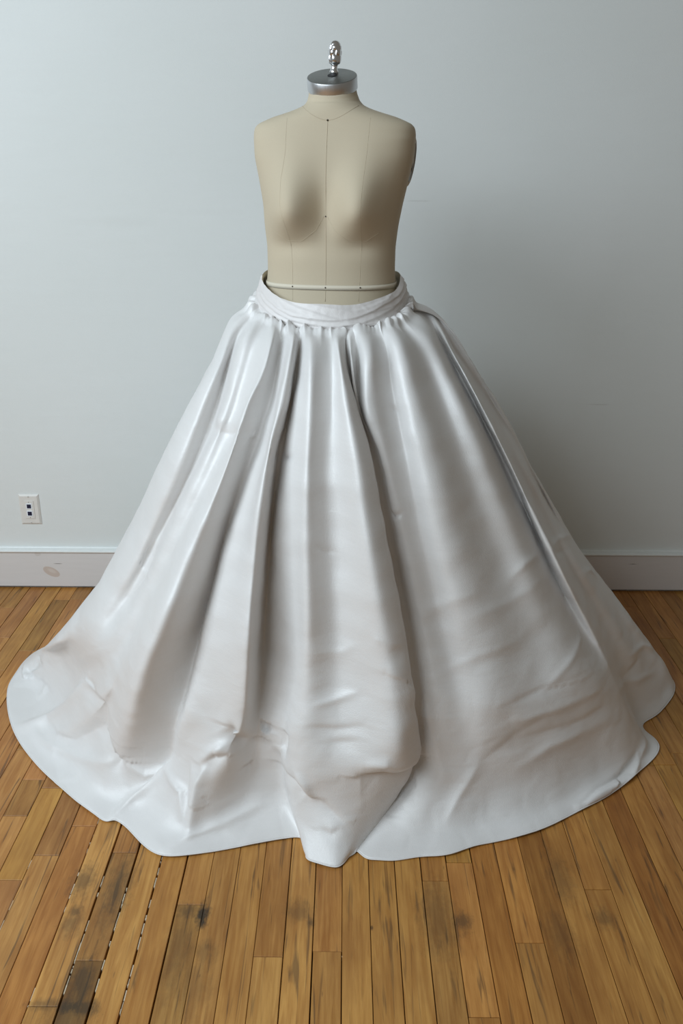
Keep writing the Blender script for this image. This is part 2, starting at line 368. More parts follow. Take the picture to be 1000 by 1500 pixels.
def seam(name,pts,r=.0009,out=.0001,mat=None,flat_=.6):
    P=[]
    for x,z in pts: P.append(surf(ang_for_x(x,z),z,out))
    vs,fs=tube(P,r,6,flat_,[(p.x*.5,p.y,0) for p in P]); o=mesh(name,vs,fs,mat or M_seam,torso); return o
def lerp_pts(K,n=40):
    K=np.array(K); d=np.r_[0,np.cumsum(np.hypot(*np.diff(K,axis=0).T))]; s=np.linspace(0,d[-1],n)
    return list(zip(np.interp(s,d,K[:,0]),np.interp(s,d,K[:,1])))
seam('seam',lerp_pts([(0,1.525),(0,1.14)],60))
seam('seam',lerp_pts([(-.093,1.530),(-.092,1.46),(-.098,1.40),(-.096,1.35),(-.086,1.30),(-.080,1.23),(-.078,1.14)],60),.0004)
seam('seam',lerp_pts([(.093,1.530),(.090,1.46),(.086,1.40),(.084,1.35),(.082,1.30),(.078,1.23),(.076,1.14)],60),.0004)
for s in (-1,1):
    seam('seam',lerp_pts([(s*.004,1.326),(s*.022,1.296),(s*.055,1.272),(s*.09,1.272),(s*.12,1.292)],40),.0005)
seam('neck_seam',[(x,1.525+.033*(abs(x)/.066)**1.7) for x in np.linspace(-.064,.064,61)],.0007)
def nail(x,z,out=.0005,r=.0022,par=torso):
    p=surf(ang_for_x(x,z),z,out); bm=bmesh.new(); bmesh.ops.create_uvsphere(bm,u_segments=10,v_segments=6,radius=r)
    o=bmobj('nail',bm,M_pin,par,True); o.location=p; return o
nail(0,1.525); nail(0,1.326,.0003,.0017)
# twill tape round the waist
vs=[];n=160
for j in range(n+1):
    a=2*PI*j/n; zc=1.170
    for dz,o in ((-.0052,.0004),(-.0052,.0016),(.0052,.0016),(.0052,.0004)): vs.append(surf(a,zc+dz+.0006*math.sin(3*a),o+.0006))
fs=[(4*j+k,4*j+k+1,4*j+5+k,4*j+4+k) for j in range(n) for k in range(3)]
tape=mesh('waist_tape',vs,fs,M_tape,form); rot(tape)
for x in (-.078,0,.078): nail(x,1.171,.0026,.0017,tape)
# neck cap, tilted forward, and the turned finial
capc=Vector((0,-.012,zc0+.009))
cap=mesh('neck_cap',*lathe([(.0535,-.0165),(.0555,-.0155),(.0560,-.014),(.0560,.0095),(.0552,.0108)],96),M_brush,form)
cap.rotation_euler=(TILT,0,YAWF); cap.location=Matrix.Rotation(YAWF,3,'Z')@capc
top=mesh('cap_top',*lathe([(.0553,.0100),(.0551,.0112),(.0540,.0116)],96),M_top,cap)
fl=mesh('socket',*lathe([(.0105,.0110),(.0105,.0128),(.0085,.0132)],32),M_black,cap); fl.location=(0,.004,0)
prof=[(.0078,-.004),(.0098,.000),(.0100,.0035),(.0078,.006),(.0072,.012),(.0078,.0165),(.0120,.0185),(.0142,.022),(.0150,.026),(.0150,.0335),(.0138,.0350),(.0150,.0365),(.0152,.0440),(.0138,.0455),(.0146,.0470),(.0140,.0535),(.0122,.0550),(.0120,.0570),(.0092,.0615),(.0055,.0640),(.0020,.0648)]
def flute(i,a):
    if 7<=i<=9: t=0
    elif 11<=i<=12: t=1
    elif 14<=i<=15: t=0
    else: return 1
    return 1.0-.13*max(0,math.cos(5*a+t*PI))**.5
# dense profile for clear tiers
dp=[]
for (r0,z0),(r1,z1) in zip(prof[:-1],prof[1:]): dp.append((r0,z0))
dp.append(prof[-1])
fin=mesh('finial',*lathe(dp,80,flute),M_chrome,form)
fin.location=Matrix.Rotation(YAWF,3,'Z')@Vector((.002,.000,zc0+.0275)); fin.rotation_euler=(R(3),R(2),.3)
# arm plates
for s in (-1,1):
    e=mesh('arm_plate',*lathe([(.058,0),(.058,.0035),(.055,.0048),(.0,.0052)],56),M_linen,form)
    e.matrix_local=Matrix.Rotation(YAWF,4,'Z')@Matrix.Translation((s*(.1725 if s>0 else .172)+.003,.010,1.442))@Matrix.Rotation(R(-9) if s>0 else 0,4,'Z')@Matrix.Rotation(R(8)*s,4,'Y')@Matrix.Rotation(s*PI/2,4,'Y')@Matrix.Diagonal((.92,.68,1,1))
    rg=mesh('plate_ring',*lathe([(.047,.0049),(.047,.0060),(.044,.0066),(.0435,.0060)],56),M_grey,e)
    vs,fs=lathe([(.017,.0050),(.017,.0068),(.015,.0074)],40); h=mesh('centre_disc',vs,fs,M_tape,e)
    vs,fs=lathe([(.012,.0073),(.012,.0079)],40); h=mesh('keyhole',vs,fs,M_black,e); h.scale=(1.9,.42,1)
# pole and foot under the skirt
vs,fs=lathe([(.022,.03),(.022,.82)],24); mesh('pole',vs,fs,M_iron,form)
vs,fs=lathe([(.18,.0),(.18,.012),(.05,.03),(.03,.05)],40); mesh('foot',vs,fs,M_iron,form)
# ---------------------------------------------------------------- the skirt
COLS=[
[[-0.216,2.1286,1.1265],[-0.2778,2.2016,1.0898],[-0.3085,2.1618,1.0334],[-0.3347,2.0938,0.9723],[-0.3865,2.0803,0.8836],[-0.464,2.0891,0.7423],[-0.5433,2.1694,0.6034],[-0.6149,2.1617,0.4799],[-0.6502,2.0981,0.41],[-0.6925,2.0857,0.3461],[-0.7437,2.0979,0.2886],[-0.7946,2.1041,0.2268],[-0.959,2.4786,0.004]],
[[-0.211,2.1088,1.123],[-0.2572,2.0943,1.0808],[-0.2844,2.0221,1.0116],[-0.3291,1.9725,0.9117],[-0.3886,1.9431,0.7735],[-0.4686,1.9532,0.6156],[-0.5534,1.9556,0.4698],[-0.6427,1.9698,0.3485],[-0.8415,2.2337,0.1197],[-0.9435,2.303,0.0392],[-0.9927,2.3023,0.004]],
[[-0.2045,2.0903,1.1194],[-0.2469,2.0963,1.0646],[-0.2728,2.0649,1.003],[-0.3028,2.0158,0.9007],[-0.3604,1.9786,0.7619],[-0.4412,1.9762,0.6064],[-0.525,1.9562,0.4512],[-0.6139,1.9321,0.3311],[-0.7791,2.1521,0.1087],[-0.8953,2.2064,0.0065],[-0.9695,2.1915,0.004]],
[[-0.1949,2.0692,1.1148],[-0.2234,2.0285,1.0732],[-0.2473,1.9811,0.9969],[-0.2755,1.942,0.9041],[-0.3297,1.9125,0.7841],[-0.4019,1.8992,0.6383],[-0.484,1.8942,0.4821],[-0.5667,1.8821,0.3408],[-0.6693,1.9866,0.1794],[-0.7947,2.0508,0.031],[-0.8894,2.019,0.004]],
[[-0.1837,2.0463,1.1075],[-0.2045,2.0209,1.0591],[-0.2305,1.9752,0.9749],[-0.2612,1.9446,0.8876],[-0.3014,1.9104,0.7849],[-0.3706,1.8851,0.6443],[-0.443,1.8704,0.5119],[-0.511,1.8536,0.376],[-0.563,1.8257,0.2615],[-0.6643,1.9003,0.1133],[-0.7529,1.9096,0.0127],[-0.7862,1.8841,0.004]],
[[-0.1731,2.0301,1.1024],[-0.1858,1.9844,1.0581],[-0.2065,1.9385,0.9833],[-0.2376,1.9045,0.8987],[-0.2765,1.8723,0.8137],[-0.3349,1.8376,0.6969],[-0.3969,1.8162,0.5726],[-0.4554,1.804,0.4575],[-0.5154,1.8016,0.3327],[-0.5865,1.8407,0.1548],[-0.6608,1.8405,0.0336],[-0.6902,1.7856,0.004]],
[[-0.1612,2.0147,1.0972],[-0.1629,1.9476,1.065],[-0.1785,1.9046,1.0136],[-0.211,1.8703,0.9538],[-0.2505,1.8178,0.8392],[-0.3008,1.7796,0.7199],[-0.3459,1.7502,0.62],[-0.3854,1.7072,0.5261],[-0.4408,1.6931,0.3986],[-0.4877,1.7061,0.2661],[-0.5386,1.7546,0.1186],[-0.5998,1.7693,0.0278],[-0.6319,1.7333,0.004]],
[[-0.153,2.0057,1.0942],[-0.1571,1.9625,1.0396],[-0.1754,1.9248,0.9712],[-0.2064,1.8773,0.8909],[-0.2425,1.8463,0.7908],[-0.2767,1.82,0.6879],[-0.3176,1.7985,0.5645],[-0.3502,1.7782,0.472],[-0.3945,1.7557,0.3433],[-0.4356,1.7337,0.2293],[-0.4831,1.754,0.1],[-0.5425,1.7367,0.024],[-0.5819,1.6927,0.004]],
[[-0.1448,1.9973,1.0911],[-0.149,1.9764,1.0369],[-0.1646,1.9348,0.9535],[-0.1947,1.9044,0.8676],[-0.2323,1.8805,0.763],[-0.2691,1.8675,0.6522],[-0.3039,1.8498,0.5228],[-0.3248,1.8349,0.4419],[-0.3564,1.7921,0.3213],[-0.3889,1.7576,0.2133],[-0.4233,1.7595,0.0865],[-0.4985,1.7231,0.0254],[-0.5518,1.6695,0.004]],
[[-0.1399,1.9924,1.0889],[-0.142,1.9634,1.0395],[-0.1551,1.9098,0.9519],[-0.1794,1.87,0.8699],[-0.217,1.8406,0.7739],[-0.2543,1.8161,0.6701],[-0.2864,1.7892,0.5523],[-0.3035,1.7692,0.4857],[-0.3344,1.749,0.3658],[-0.365,1.7184,0.2587],[-0.4022,1.7374,0.1228],[-0.4811,1.7193,0.0286],[-0.5258,1.6744,0.006]],
[[-0.132,1.9868,1.0868],[-0.1324,1.9319,1.0382],[-0.1469,1.8817,0.9589],[-0.168,1.8414,0.8708],[-0.1991,1.8062,0.7578],[-0.2297,1.7767,0.6414],[-0.2531,1.7498,0.5384],[-0.264,1.7238,0.4507],[-0.2865,1.7117,0.3535],[-0.3152,1.6967,0.2556],[-0.355,1.6838,0.1444],[-0.4024,1.6492,0.038],[-0.4437,1.5877,0.004]],
[[-0.118,1.9806,1.0864],[-0.1179,1.9196,1.06],[-0.1387,1.8514,0.9664],[-0.1618,1.8053,0.8816],[-0.1827,1.7575,0.7604],[-0.1975,1.7163,0.6205],[-0.2074,1.6735,0.496],[-0.2159,1.6613,0.3855],[-0.2298,1.659,0.2822],[-0.2693,1.6456,0.2015],[-0.3196,1.6447,0.1091],[-0.3571,1.6088,0.0246],[-0.3951,1.5584,0.004]],
[[-0.1102,1.9776,1.0862],[-0.1093,1.9221,1.0507],[-0.1245,1.8565,0.9652],[-0.1478,1.8107,0.8801],[-0.169,1.7662,0.7572],[-0.1842,1.7275,0.6153],[-0.1944,1.6869,0.4886],[-0.2039,1.672,0.3788],[-0.217,1.6649,0.2783],[-0.2411,1.6585,0.1829],[-0.2859,1.6504,0.086],[-0.3148,1.6131,0.0213],[-0.3282,1.5654,0.004]],
[[-0.1025,1.9749,1.086],[-0.1042,1.9649,1.0394],[-0.118,1.9178,0.9502],[-0.1403,1.8835,0.8505],[-0.161,1.8553,0.7156],[-0.1758,1.8369,0.5558],[-0.1867,1.8091,0.4123],[-0.1916,1.7638,0.3163],[-0.1981,1.7212,0.2305],[-0.2084,1.7139,0.1285],[-0.229,1.6729,0.0489],[-0.2398,1.5876,0.004]],
[[-0.098,1.9737,1.0862],[-0.0986,1.9447,1.0434],[-0.1102,1.8861,0.958],[-0.1268,1.8387,0.8564],[-0.142,1.8067,0.7263],[-0.1519,1.7923,0.5686],[-0.1582,1.7711,0.4249],[-0.1627,1.7371,0.3207],[-0.1668,1.704,0.2335],[-0.1736,1.7122,0.1148],[-0.165,1.6816,0.0423],[-0.1543,1.6124,0.004]],
[[-0.0949,1.973,1.0863],[-0.0915,1.9193,1.0409],[-0.0988,1.8679,0.9626],[-0.1095,1.8219,0.8617],[-0.1184,1.7871,0.7339],[-0.1226,1.7651,0.5817],[-0.1236,1.7408,0.4422],[-0.1271,1.7171,0.3336],[-0.1329,1.6866,0.2459],[-0.1401,1.7059,0.1007],[-0.1171,1.6746,0.029],[-0.0865,1.6219,0.004]],
[[-0.0903,1.9714,1.0859],[-0.0835,1.906,1.0436],[-0.088,1.8555,0.9657],[-0.0957,1.8091,0.8657],[-0.0999,1.7723,0.7398],[-0.1003,1.7419,0.5929],[-0.0989,1.7098,0.4598],[-0.1055,1.6908,0.3504],[-0.122,1.6616,0.2544],[-0.1312,1.6555,0.1435],[-0.1114,1.6344,0.0529],[-0.0806,1.5552,0.004]],
[[-0.0796,1.9689,1.0856],[-0.0729,1.9006,1.0521],[-0.0725,1.83,0.9499],[-0.0773,1.7738,0.8165],[-0.0785,1.7348,0.6765],[-0.0754,1.6973,0.5335],[-0.0758,1.6731,0.3791],[-0.083,1.6417,0.2776],[-0.0904,1.62,0.1948],[-0.0791,1.6112,0.082],[-0.0597,1.5677,0.0252],[-0.053,1.541,0.004]],
[[-0.0539,1.9647,1.085],[-0.0482,1.9106,1.0428],[-0.0472,1.857,0.9431],[-0.0479,1.807,0.8054],[-0.0386,1.7716,0.661],[-0.0247,1.7342,0.5145],[-0.0164,1.6924,0.3675],[-0.0158,1.6478,0.2738],[-0.0182,1.6165,0.189],[-0.0209,1.5985,0.093],[-0.0188,1.56,0.0324],[-0.0169,1.5291,0.004]],
[[-0.0329,1.9641,1.0852],[-0.0277,1.9246,1.0402],[-0.0239,1.8643,0.9413],[-0.0171,1.8037,0.8067],[-0.0001,1.7607,0.6659],[0.0214,1.7134,0.5257],[0.0373,1.6793,0.3933],[0.0439,1.6435,0.2949],[0.0414,1.6106,0.212],[0.0275,1.607,0.105],[0.0067,1.574,0.0392],[-0.005,1.5333,0.004]],
[[-0.0208,1.965,1.0858],[-0.0142,1.899,1.0527],[-0.0004,1.8329,0.9643],[0.0173,1.7821,0.8747],[0.0367,1.7294,0.7418],[0.0608,1.6877,0.6039],[0.0856,1.6613,0.4718],[0.1046,1.6332,0.3544],[0.1144,1.6034,0.2535],[0.0823,1.6245,0.1286],[0.0402,1.6025,0.0526],[0.0069,1.5478,0.004]],
[[-0.0118,1.9656,1.0858],[-0.0024,1.9102,1.0432],[0.0171,1.8437,0.9543],[0.0391,1.797,0.8702],[0.0629,1.7488,0.7498],[0.0903,1.7087,0.61],[0.1203,1.6788,0.4621],[0.1413,1.6481,0.3363],[0.1536,1.6393,0.2131],[0.1102,1.6502,0.097],[0.0608,1.6193,0.0346],[0.016,1.5625,0.004]],
[[-0.0073,1.966,1.0857],[0.0035,1.9305,1.0317],[0.0306,1.8669,0.9379],[0.0559,1.8257,0.8615],[0.0815,1.7813,0.7453],[0.1098,1.7455,0.6007],[0.1402,1.7072,0.4459],[0.1587,1.6756,0.3183],[0.1728,1.6894,0.1633],[0.1266,1.6838,0.0701],[0.0756,1.6403,0.0205],[0.0282,1.5731,0.004]],
[[-0.0028,1.9671,1.0863],[0.0051,1.9582,1.0261],[0.0299,1.9064,0.9215],[0.053,1.8771,0.8425],[0.08,1.8454,0.716],[0.1086,1.8215,0.5564],[0.1361,1.7673,0.4027],[0.1514,1.7267,0.2754],[0.1586,1.7213,0.1394],[0.111,1.6861,0.0682],[0.063,1.6395,0.0212],[0.0313,1.5795,0.006]],
[[0.0092,1.9699,1.0874],[0.0123,1.9198,1.0488],[0.0186,1.895,0.9943],[0.0356,1.8888,0.92],[0.0665,1.8733,0.8406],[0.0953,1.8462,0.7125],[0.129,1.8256,0.5546],[0.1598,1.7715,0.4004],[0.1783,1.7309,0.2729],[0.1767,1.7093,0.1389],[0.1386,1.6724,0.0717],[0.0843,1.6239,0.0251],[0.0522,1.5565,0.004]],
[[0.0228,1.9737,1.0883],[0.0263,1.9721,1.0417],[0.028,1.9361,0.9851],[0.0327,1.9055,0.931],[0.072,1.8611,0.8445],[0.1022,1.8342,0.7172],[0.1374,1.8138,0.5603],[0.1715,1.7641,0.4048],[0.1914,1.7222,0.2787],[0.1979,1.7011,0.1453],[0.1633,1.668,0.0755],[0.1134,1.6156,0.0228],[0.0822,1.5527,0.004]],
[[0.0319,1.977,1.0893],[0.0362,1.9353,1.0578],[0.0377,1.8914,0.9952],[0.0438,1.8616,0.9348],[0.0774,1.8461,0.8492],[0.1092,1.8249,0.7208],[0.1459,1.8046,0.5647],[0.1834,1.7596,0.4075],[0.2065,1.7188,0.2811],[0.2193,1.696,0.1493],[0.1911,1.6613,0.0715],[0.1471,1.6085,0.0197],[0.1153,1.5509,0.004]],
[[0.0517,1.9871,1.0922],[0.0598,1.9304,1.0589],[0.0643,1.893,0.995],[0.075,1.8577,0.9133],[0.1031,1.8373,0.8116],[0.134,1.8148,0.6764],[0.1658,1.7913,0.5374],[0.2018,1.7526,0.3941],[0.2279,1.7139,0.2755],[0.2458,1.6952,0.1501],[0.2293,1.6658,0.0682],[0.1989,1.6196,0.0201],[0.1719,1.564,0.004]],
[[0.0766,2.0048,1.097],[0.0923,1.9879,1.0436],[0.1027,1.9414,0.9689],[0.1196,1.9101,0.8992],[0.1457,1.863,0.7874],[0.1752,1.8299,0.6539],[0.2105,1.8014,0.5156],[0.2432,1.7596,0.3814],[0.2674,1.7198,0.2718],[0.2884,1.7004,0.156],[0.2802,1.6732,0.0723],[0.2555,1.6284,0.0226],[0.2326,1.5666,0.006]],
[[0.0876,2.0153,1.0999],[0.1032,1.9698,1.0623],[0.1203,1.9144,0.9905],[0.1409,1.8718,0.9098],[0.1715,1.831,0.7985],[0.2071,1.8018,0.666],[0.247,1.7755,0.5289],[0.2847,1.7478,0.3887],[0.3112,1.7136,0.2763],[0.3329,1.7064,0.1613],[0.333,1.6891,0.0695],[0.3149,1.6526,0.0219],[0.2958,1.5971,0.006]],
[[0.1021,2.0327,1.1049],[0.1257,1.9678,1.0658],[0.1518,1.9162,0.9902],[0.1802,1.8765,0.9011],[0.2176,1.8383,0.7805],[0.2604,1.812,0.6456],[0.3004,1.7831,0.5169],[0.3386,1.7566,0.3839],[0.3642,1.7261,0.2774],[0.3867,1.7213,0.1696],[0.3912,1.7073,0.075],[0.3773,1.6691,0.0221],[0.3588,1.6153,0.004]],
[[0.1172,2.0573,1.1119],[0.1661,2.0318,1.0435],[0.2091,1.9833,0.9518],[0.2524,1.935,0.8452],[0.2996,1.901,0.7261],[0.3512,1.8791,0.6002],[0.3987,1.8465,0.4765],[0.4374,1.8168,0.3581],[0.4621,1.771,0.2577],[0.483,1.7619,0.1601],[0.487,1.7457,0.075],[0.4737,1.7067,0.0232],[0.4541,1.6498,0.004]],
[[0.1261,2.0807,1.1193],[0.1797,2.0579,1.0702],[0.224,1.9967,0.996],[0.2774,1.9442,0.8908],[0.3314,1.9144,0.771],[0.3908,1.8987,0.6435],[0.4437,1.8739,0.5162],[0.4956,1.8591,0.3984],[0.5285,1.8183,0.2931],[0.5653,1.8169,0.1801],[0.5854,1.8127,0.0846],[0.5814,1.7802,0.029],[0.5622,1.7188,0.004]],
[[0.1299,2.0943,1.1236],[0.1843,2.1251,1.0908],[0.2373,2.054,1.0079],[0.3031,2.0107,0.894],[0.3682,1.9864,0.767],[0.4307,1.975,0.6388],[0.4911,1.9448,0.5094],[0.5558,1.9181,0.3888],[0.6069,1.8803,0.284],[0.6506,1.8732,0.172],[0.6793,1.8681,0.0854],[0.6823,1.8478,0.039],[0.6512,1.7767,0.004]],
[[0.1336,2.1041,1.1254],[0.1935,2.1968,1.0896],[0.2575,2.1297,0.9927],[0.3275,2.0839,0.8714],[0.3961,2.0562,0.7441],[0.4609,2.0452,0.6147],[0.528,2.0083,0.4742],[0.5949,1.9777,0.3607],[0.6615,1.9429,0.2602],[0.7152,1.9357,0.151],[0.7507,1.9263,0.065],[0.7518,1.9007,0.0208],[0.7276,1.8481,0.004]],
[[0.1375,2.118,1.1282],[0.2001,2.2189,1.0979],[0.2583,2.06,1.0132],[0.3217,1.9895,0.9029],[0.3871,1.9633,0.7831],[0.4462,1.9412,0.6662],[0.5118,1.9193,0.5448],[0.5945,1.9512,0.3996],[0.6752,1.968,0.2611],[0.7351,1.9725,0.1331],[0.7796,1.9707,0.0551],[0.8093,1.9685,0.0143],[0.8431,1.9742,0.004]],
[[0.1416,2.1337,1.1323],[0.2086,2.2211,1.1009],[0.2907,2.2096,0.9836],[0.3606,2.1264,0.8673],[0.4322,2.0962,0.7364],[0.5015,2.0918,0.6077],[0.5783,2.07,0.4742],[0.6611,2.0835,0.3365],[0.7307,2.083,0.1976],[0.765,2.0758,0.0915],[0.7903,2.0681,0.0315],[0.8147,2.0635,0.004]],
[[0.1436,2.1413,1.1361],[0.2224,2.2211,1.0927],[0.3062,2.2094,0.9803],[0.3857,2.1938,0.8533],[0.4468,2.1024,0.738],[0.521,2.1113,0.6095],[0.596,2.0755,0.4852],[0.6869,2.1049,0.3497],[0.7726,2.12,0.2143],[0.8186,2.1233,0.1053],[0.851,2.1218,0.0405],[0.8779,2.1198,0.004]],
[[0.1457,2.1515,1.1411],[0.2356,2.2123,1.0775],[0.3208,2.2094,0.9649],[0.3963,2.1936,0.8499],[0.4702,2.1918,0.7201],[0.5561,2.2092,0.5719],[0.6244,2.1308,0.4603],[0.7174,2.1698,0.3334],[0.8117,2.1963,0.2035],[0.8884,2.209,0.0863],[0.9245,2.2119,0.0281],[0.9521,2.214,0.004]],
[[0.1481,2.1658,1.1456],[0.2047,2.2205,1.1126],[0.264,2.216,1.057],[0.3367,2.2065,0.95],[0.4012,2.1941,0.8551],[0.4717,2.1941,0.7286],[0.5319,2.1869,0.6283],[0.6013,2.2089,0.5172],[0.6607,2.2062,0.4325],[0.7371,2.2288,0.3355],[0.8082,2.215,0.2473],[0.8753,2.2396,0.1577],[0.9399,2.2536,0.0756],[0.9752,2.2579,0.004]]]
BACK=[
[[0.1156,2.2301,1.16],[0.1578,2.2412,1.125],[0.2182,2.2533,1.07],[0.2848,2.2654,1.0],[0.3617,2.2769,0.9],[0.459,2.2885,0.75],[0.5456,2.296,0.6],[0.6491,2.3044,0.45],[0.7615,2.3136,0.3],[0.871,2.3247,0.16],[0.9419,2.338,0.07],[0.9886,2.3383,0.006]],
[[0.1056,2.259,1.16],[0.1398,2.2783,1.125],[0.1871,2.2978,1.07],[0.236,2.3154,1.0],[0.3036,2.3359,0.9],[0.3898,2.3562,0.75],[0.4659,2.3685,0.6],[0.5577,2.3826,0.45],[0.6574,2.3983,0.3],[0.7548,2.4178,0.16],[0.8178,2.4425,0.07],[0.8592,2.442,0.006]],
[[0.0894,2.2852,1.16],[0.1243,2.3164,1.125],[0.1748,2.3506,1.07],[0.2305,2.3848,1.0],[0.2952,2.4174,0.9],[0.3772,2.4503,0.75],[0.4502,2.4713,0.6],[0.5368,2.4951,0.45],[0.6298,2.5211,0.3],[0.7204,2.5525,0.16],[0.779,2.5902,0.07],[0.8177,2.5909,0.006]],
[[0.0677,2.3078,1.16],[0.0927,2.343,1.125],[0.1282,2.3786,1.07],[0.1651,2.4108,1.0],[0.2161,2.4482,0.9],[0.2816,2.4855,0.75],[0.3397,2.5079,0.6],[0.4085,2.5337,0.45],[0.4815,2.5623,0.3],[0.5528,2.598,0.16],[0.599,2.643,0.07],[0.6294,2.6421,0.006]],
[[0.0415,2.3256,1.16],[0.0631,2.3716,1.125],[0.0954,2.4219,1.07],[0.1314,2.4723,1.0],[0.1735,2.5203,0.9],[0.2276,2.5687,0.75],[0.276,2.5998,0.6],[0.3318,2.6348,0.45],[0.3893,2.6731,0.3],[0.4452,2.7194,0.16],[0.4815,2.7749,0.07],[0.5054,2.776,0.006]],
[[0.0119,2.3379,1.16],[0.0235,2.383,1.125],[0.0414,2.4286,1.07],[0.0606,2.4698,1.0],[0.0873,2.5177,0.9],[0.1222,2.5654,0.75],[0.1537,2.594,0.6],[0.1886,2.627,0.45],[0.2224,2.6636,0.3],[0.2553,2.7093,0.16],[0.2766,2.767,0.07],[0.2906,2.7658,0.006]],
[[-0.0198,2.3442,1.16],[-0.0153,2.397,1.125],[-0.0062,2.4548,1.07],[0.0045,2.5127,1.0],[0.0179,2.5679,0.9],[0.0361,2.6234,0.75],[0.0531,2.6591,0.6],[0.0694,2.6993,0.45],[0.0814,2.7434,0.3],[0.0931,2.7965,0.16],[0.1007,2.8602,0.07],[0.1056,2.8614,0.006]],
[[-0.0522,2.3442,1.16],[-0.0561,2.3913,1.125],[-0.0583,2.4391,1.07],[-0.0594,2.4822,1.0],[-0.0606,2.5322,0.9],[-0.0608,2.582,0.75],[-0.0598,2.612,0.6],[-0.0638,2.6465,0.45],[-0.0752,2.6848,0.3],[-0.0864,2.7326,0.16],[-0.0936,2.7929,0.07],[-0.0983,2.7917,0.006]],
[[-0.0839,2.3379,1.16],[-0.0972,2.3884,1.125],[-0.1125,2.4437,1.07],[-0.1282,2.4991,1.0],[-0.1448,2.5518,0.9],[-0.1641,2.6049,0.75],[-0.18,2.639,0.6],[-0.2051,2.6775,0.45],[-0.2406,2.7196,0.3],[-0.2752,2.7704,0.16],[-0.2976,2.8314,0.07],[-0.3123,2.8325,0.006]],
[[-0.1135,2.3256,1.16],[-0.1322,2.3666,1.125],[-0.1536,2.4082,1.07],[-0.1741,2.4457,1.0],[-0.2021,2.4893,0.9],[-0.2358,2.5327,0.75],[-0.264,2.5588,0.6],[-0.3052,2.5888,0.45],[-0.3598,2.6222,0.3],[-0.4131,2.6638,0.16],[-0.4476,2.7163,0.07],[-0.4703,2.7152,0.006]],
[[-0.1397,2.3078,1.16],[-0.1686,2.3472,1.125],[-0.205,2.3904,1.07],[-0.2437,2.4337,1.0],[-0.2866,2.4749,0.9],[-0.3385,2.5164,0.75],[-0.383,2.5431,0.6],[-0.444,2.5731,0.45],[-0.5209,2.606,0.3],[-0.5958,2.6457,0.16],[-0.6443,2.6933,0.07],[-0.6763,2.6943,0.006]],
[[-0.1614,2.2852,1.16],[-0.1917,2.3131,1.125],[-0.2281,2.3413,1.07],[-0.2638,2.3668,1.0],[-0.3126,2.3963,0.9],[-0.3725,2.4258,0.75],[-0.4235,2.4435,0.6],[-0.4939,2.4639,0.45],[-0.5822,2.4865,0.3],[-0.6684,2.5148,0.16],[-0.7243,2.5504,0.07],[-0.7609,2.5497,0.006]],
[[-0.1776,2.259,1.16],[-0.217,2.2806,1.125],[-0.2678,2.3042,1.07],[-0.3222,2.3279,1.0],[-0.3828,2.3504,0.9],[-0.4568,2.3732,0.75],[-0.5208,2.3878,0.6],[-0.6062,2.4042,0.45],[-0.7112,2.4222,0.3],[-0.8135,2.4439,0.16],[-0.8797,2.47,0.07],[-0.9233,2.4705,0.006]],
[[-0.1876,2.2301,1.16],[-0.2242,2.24,1.125],[-0.2689,2.25,1.07],[-0.3128,2.259,1.0],[-0.3731,2.2695,0.9],[-0.4474,2.2799,0.75],[-0.5108,2.2861,0.6],[-0.5971,2.2933,0.45],[-0.7039,2.3013,0.3],[-0.8082,2.3113,0.16],[-0.8757,2.3239,0.07],[-0.92,2.3237,0.006]]]
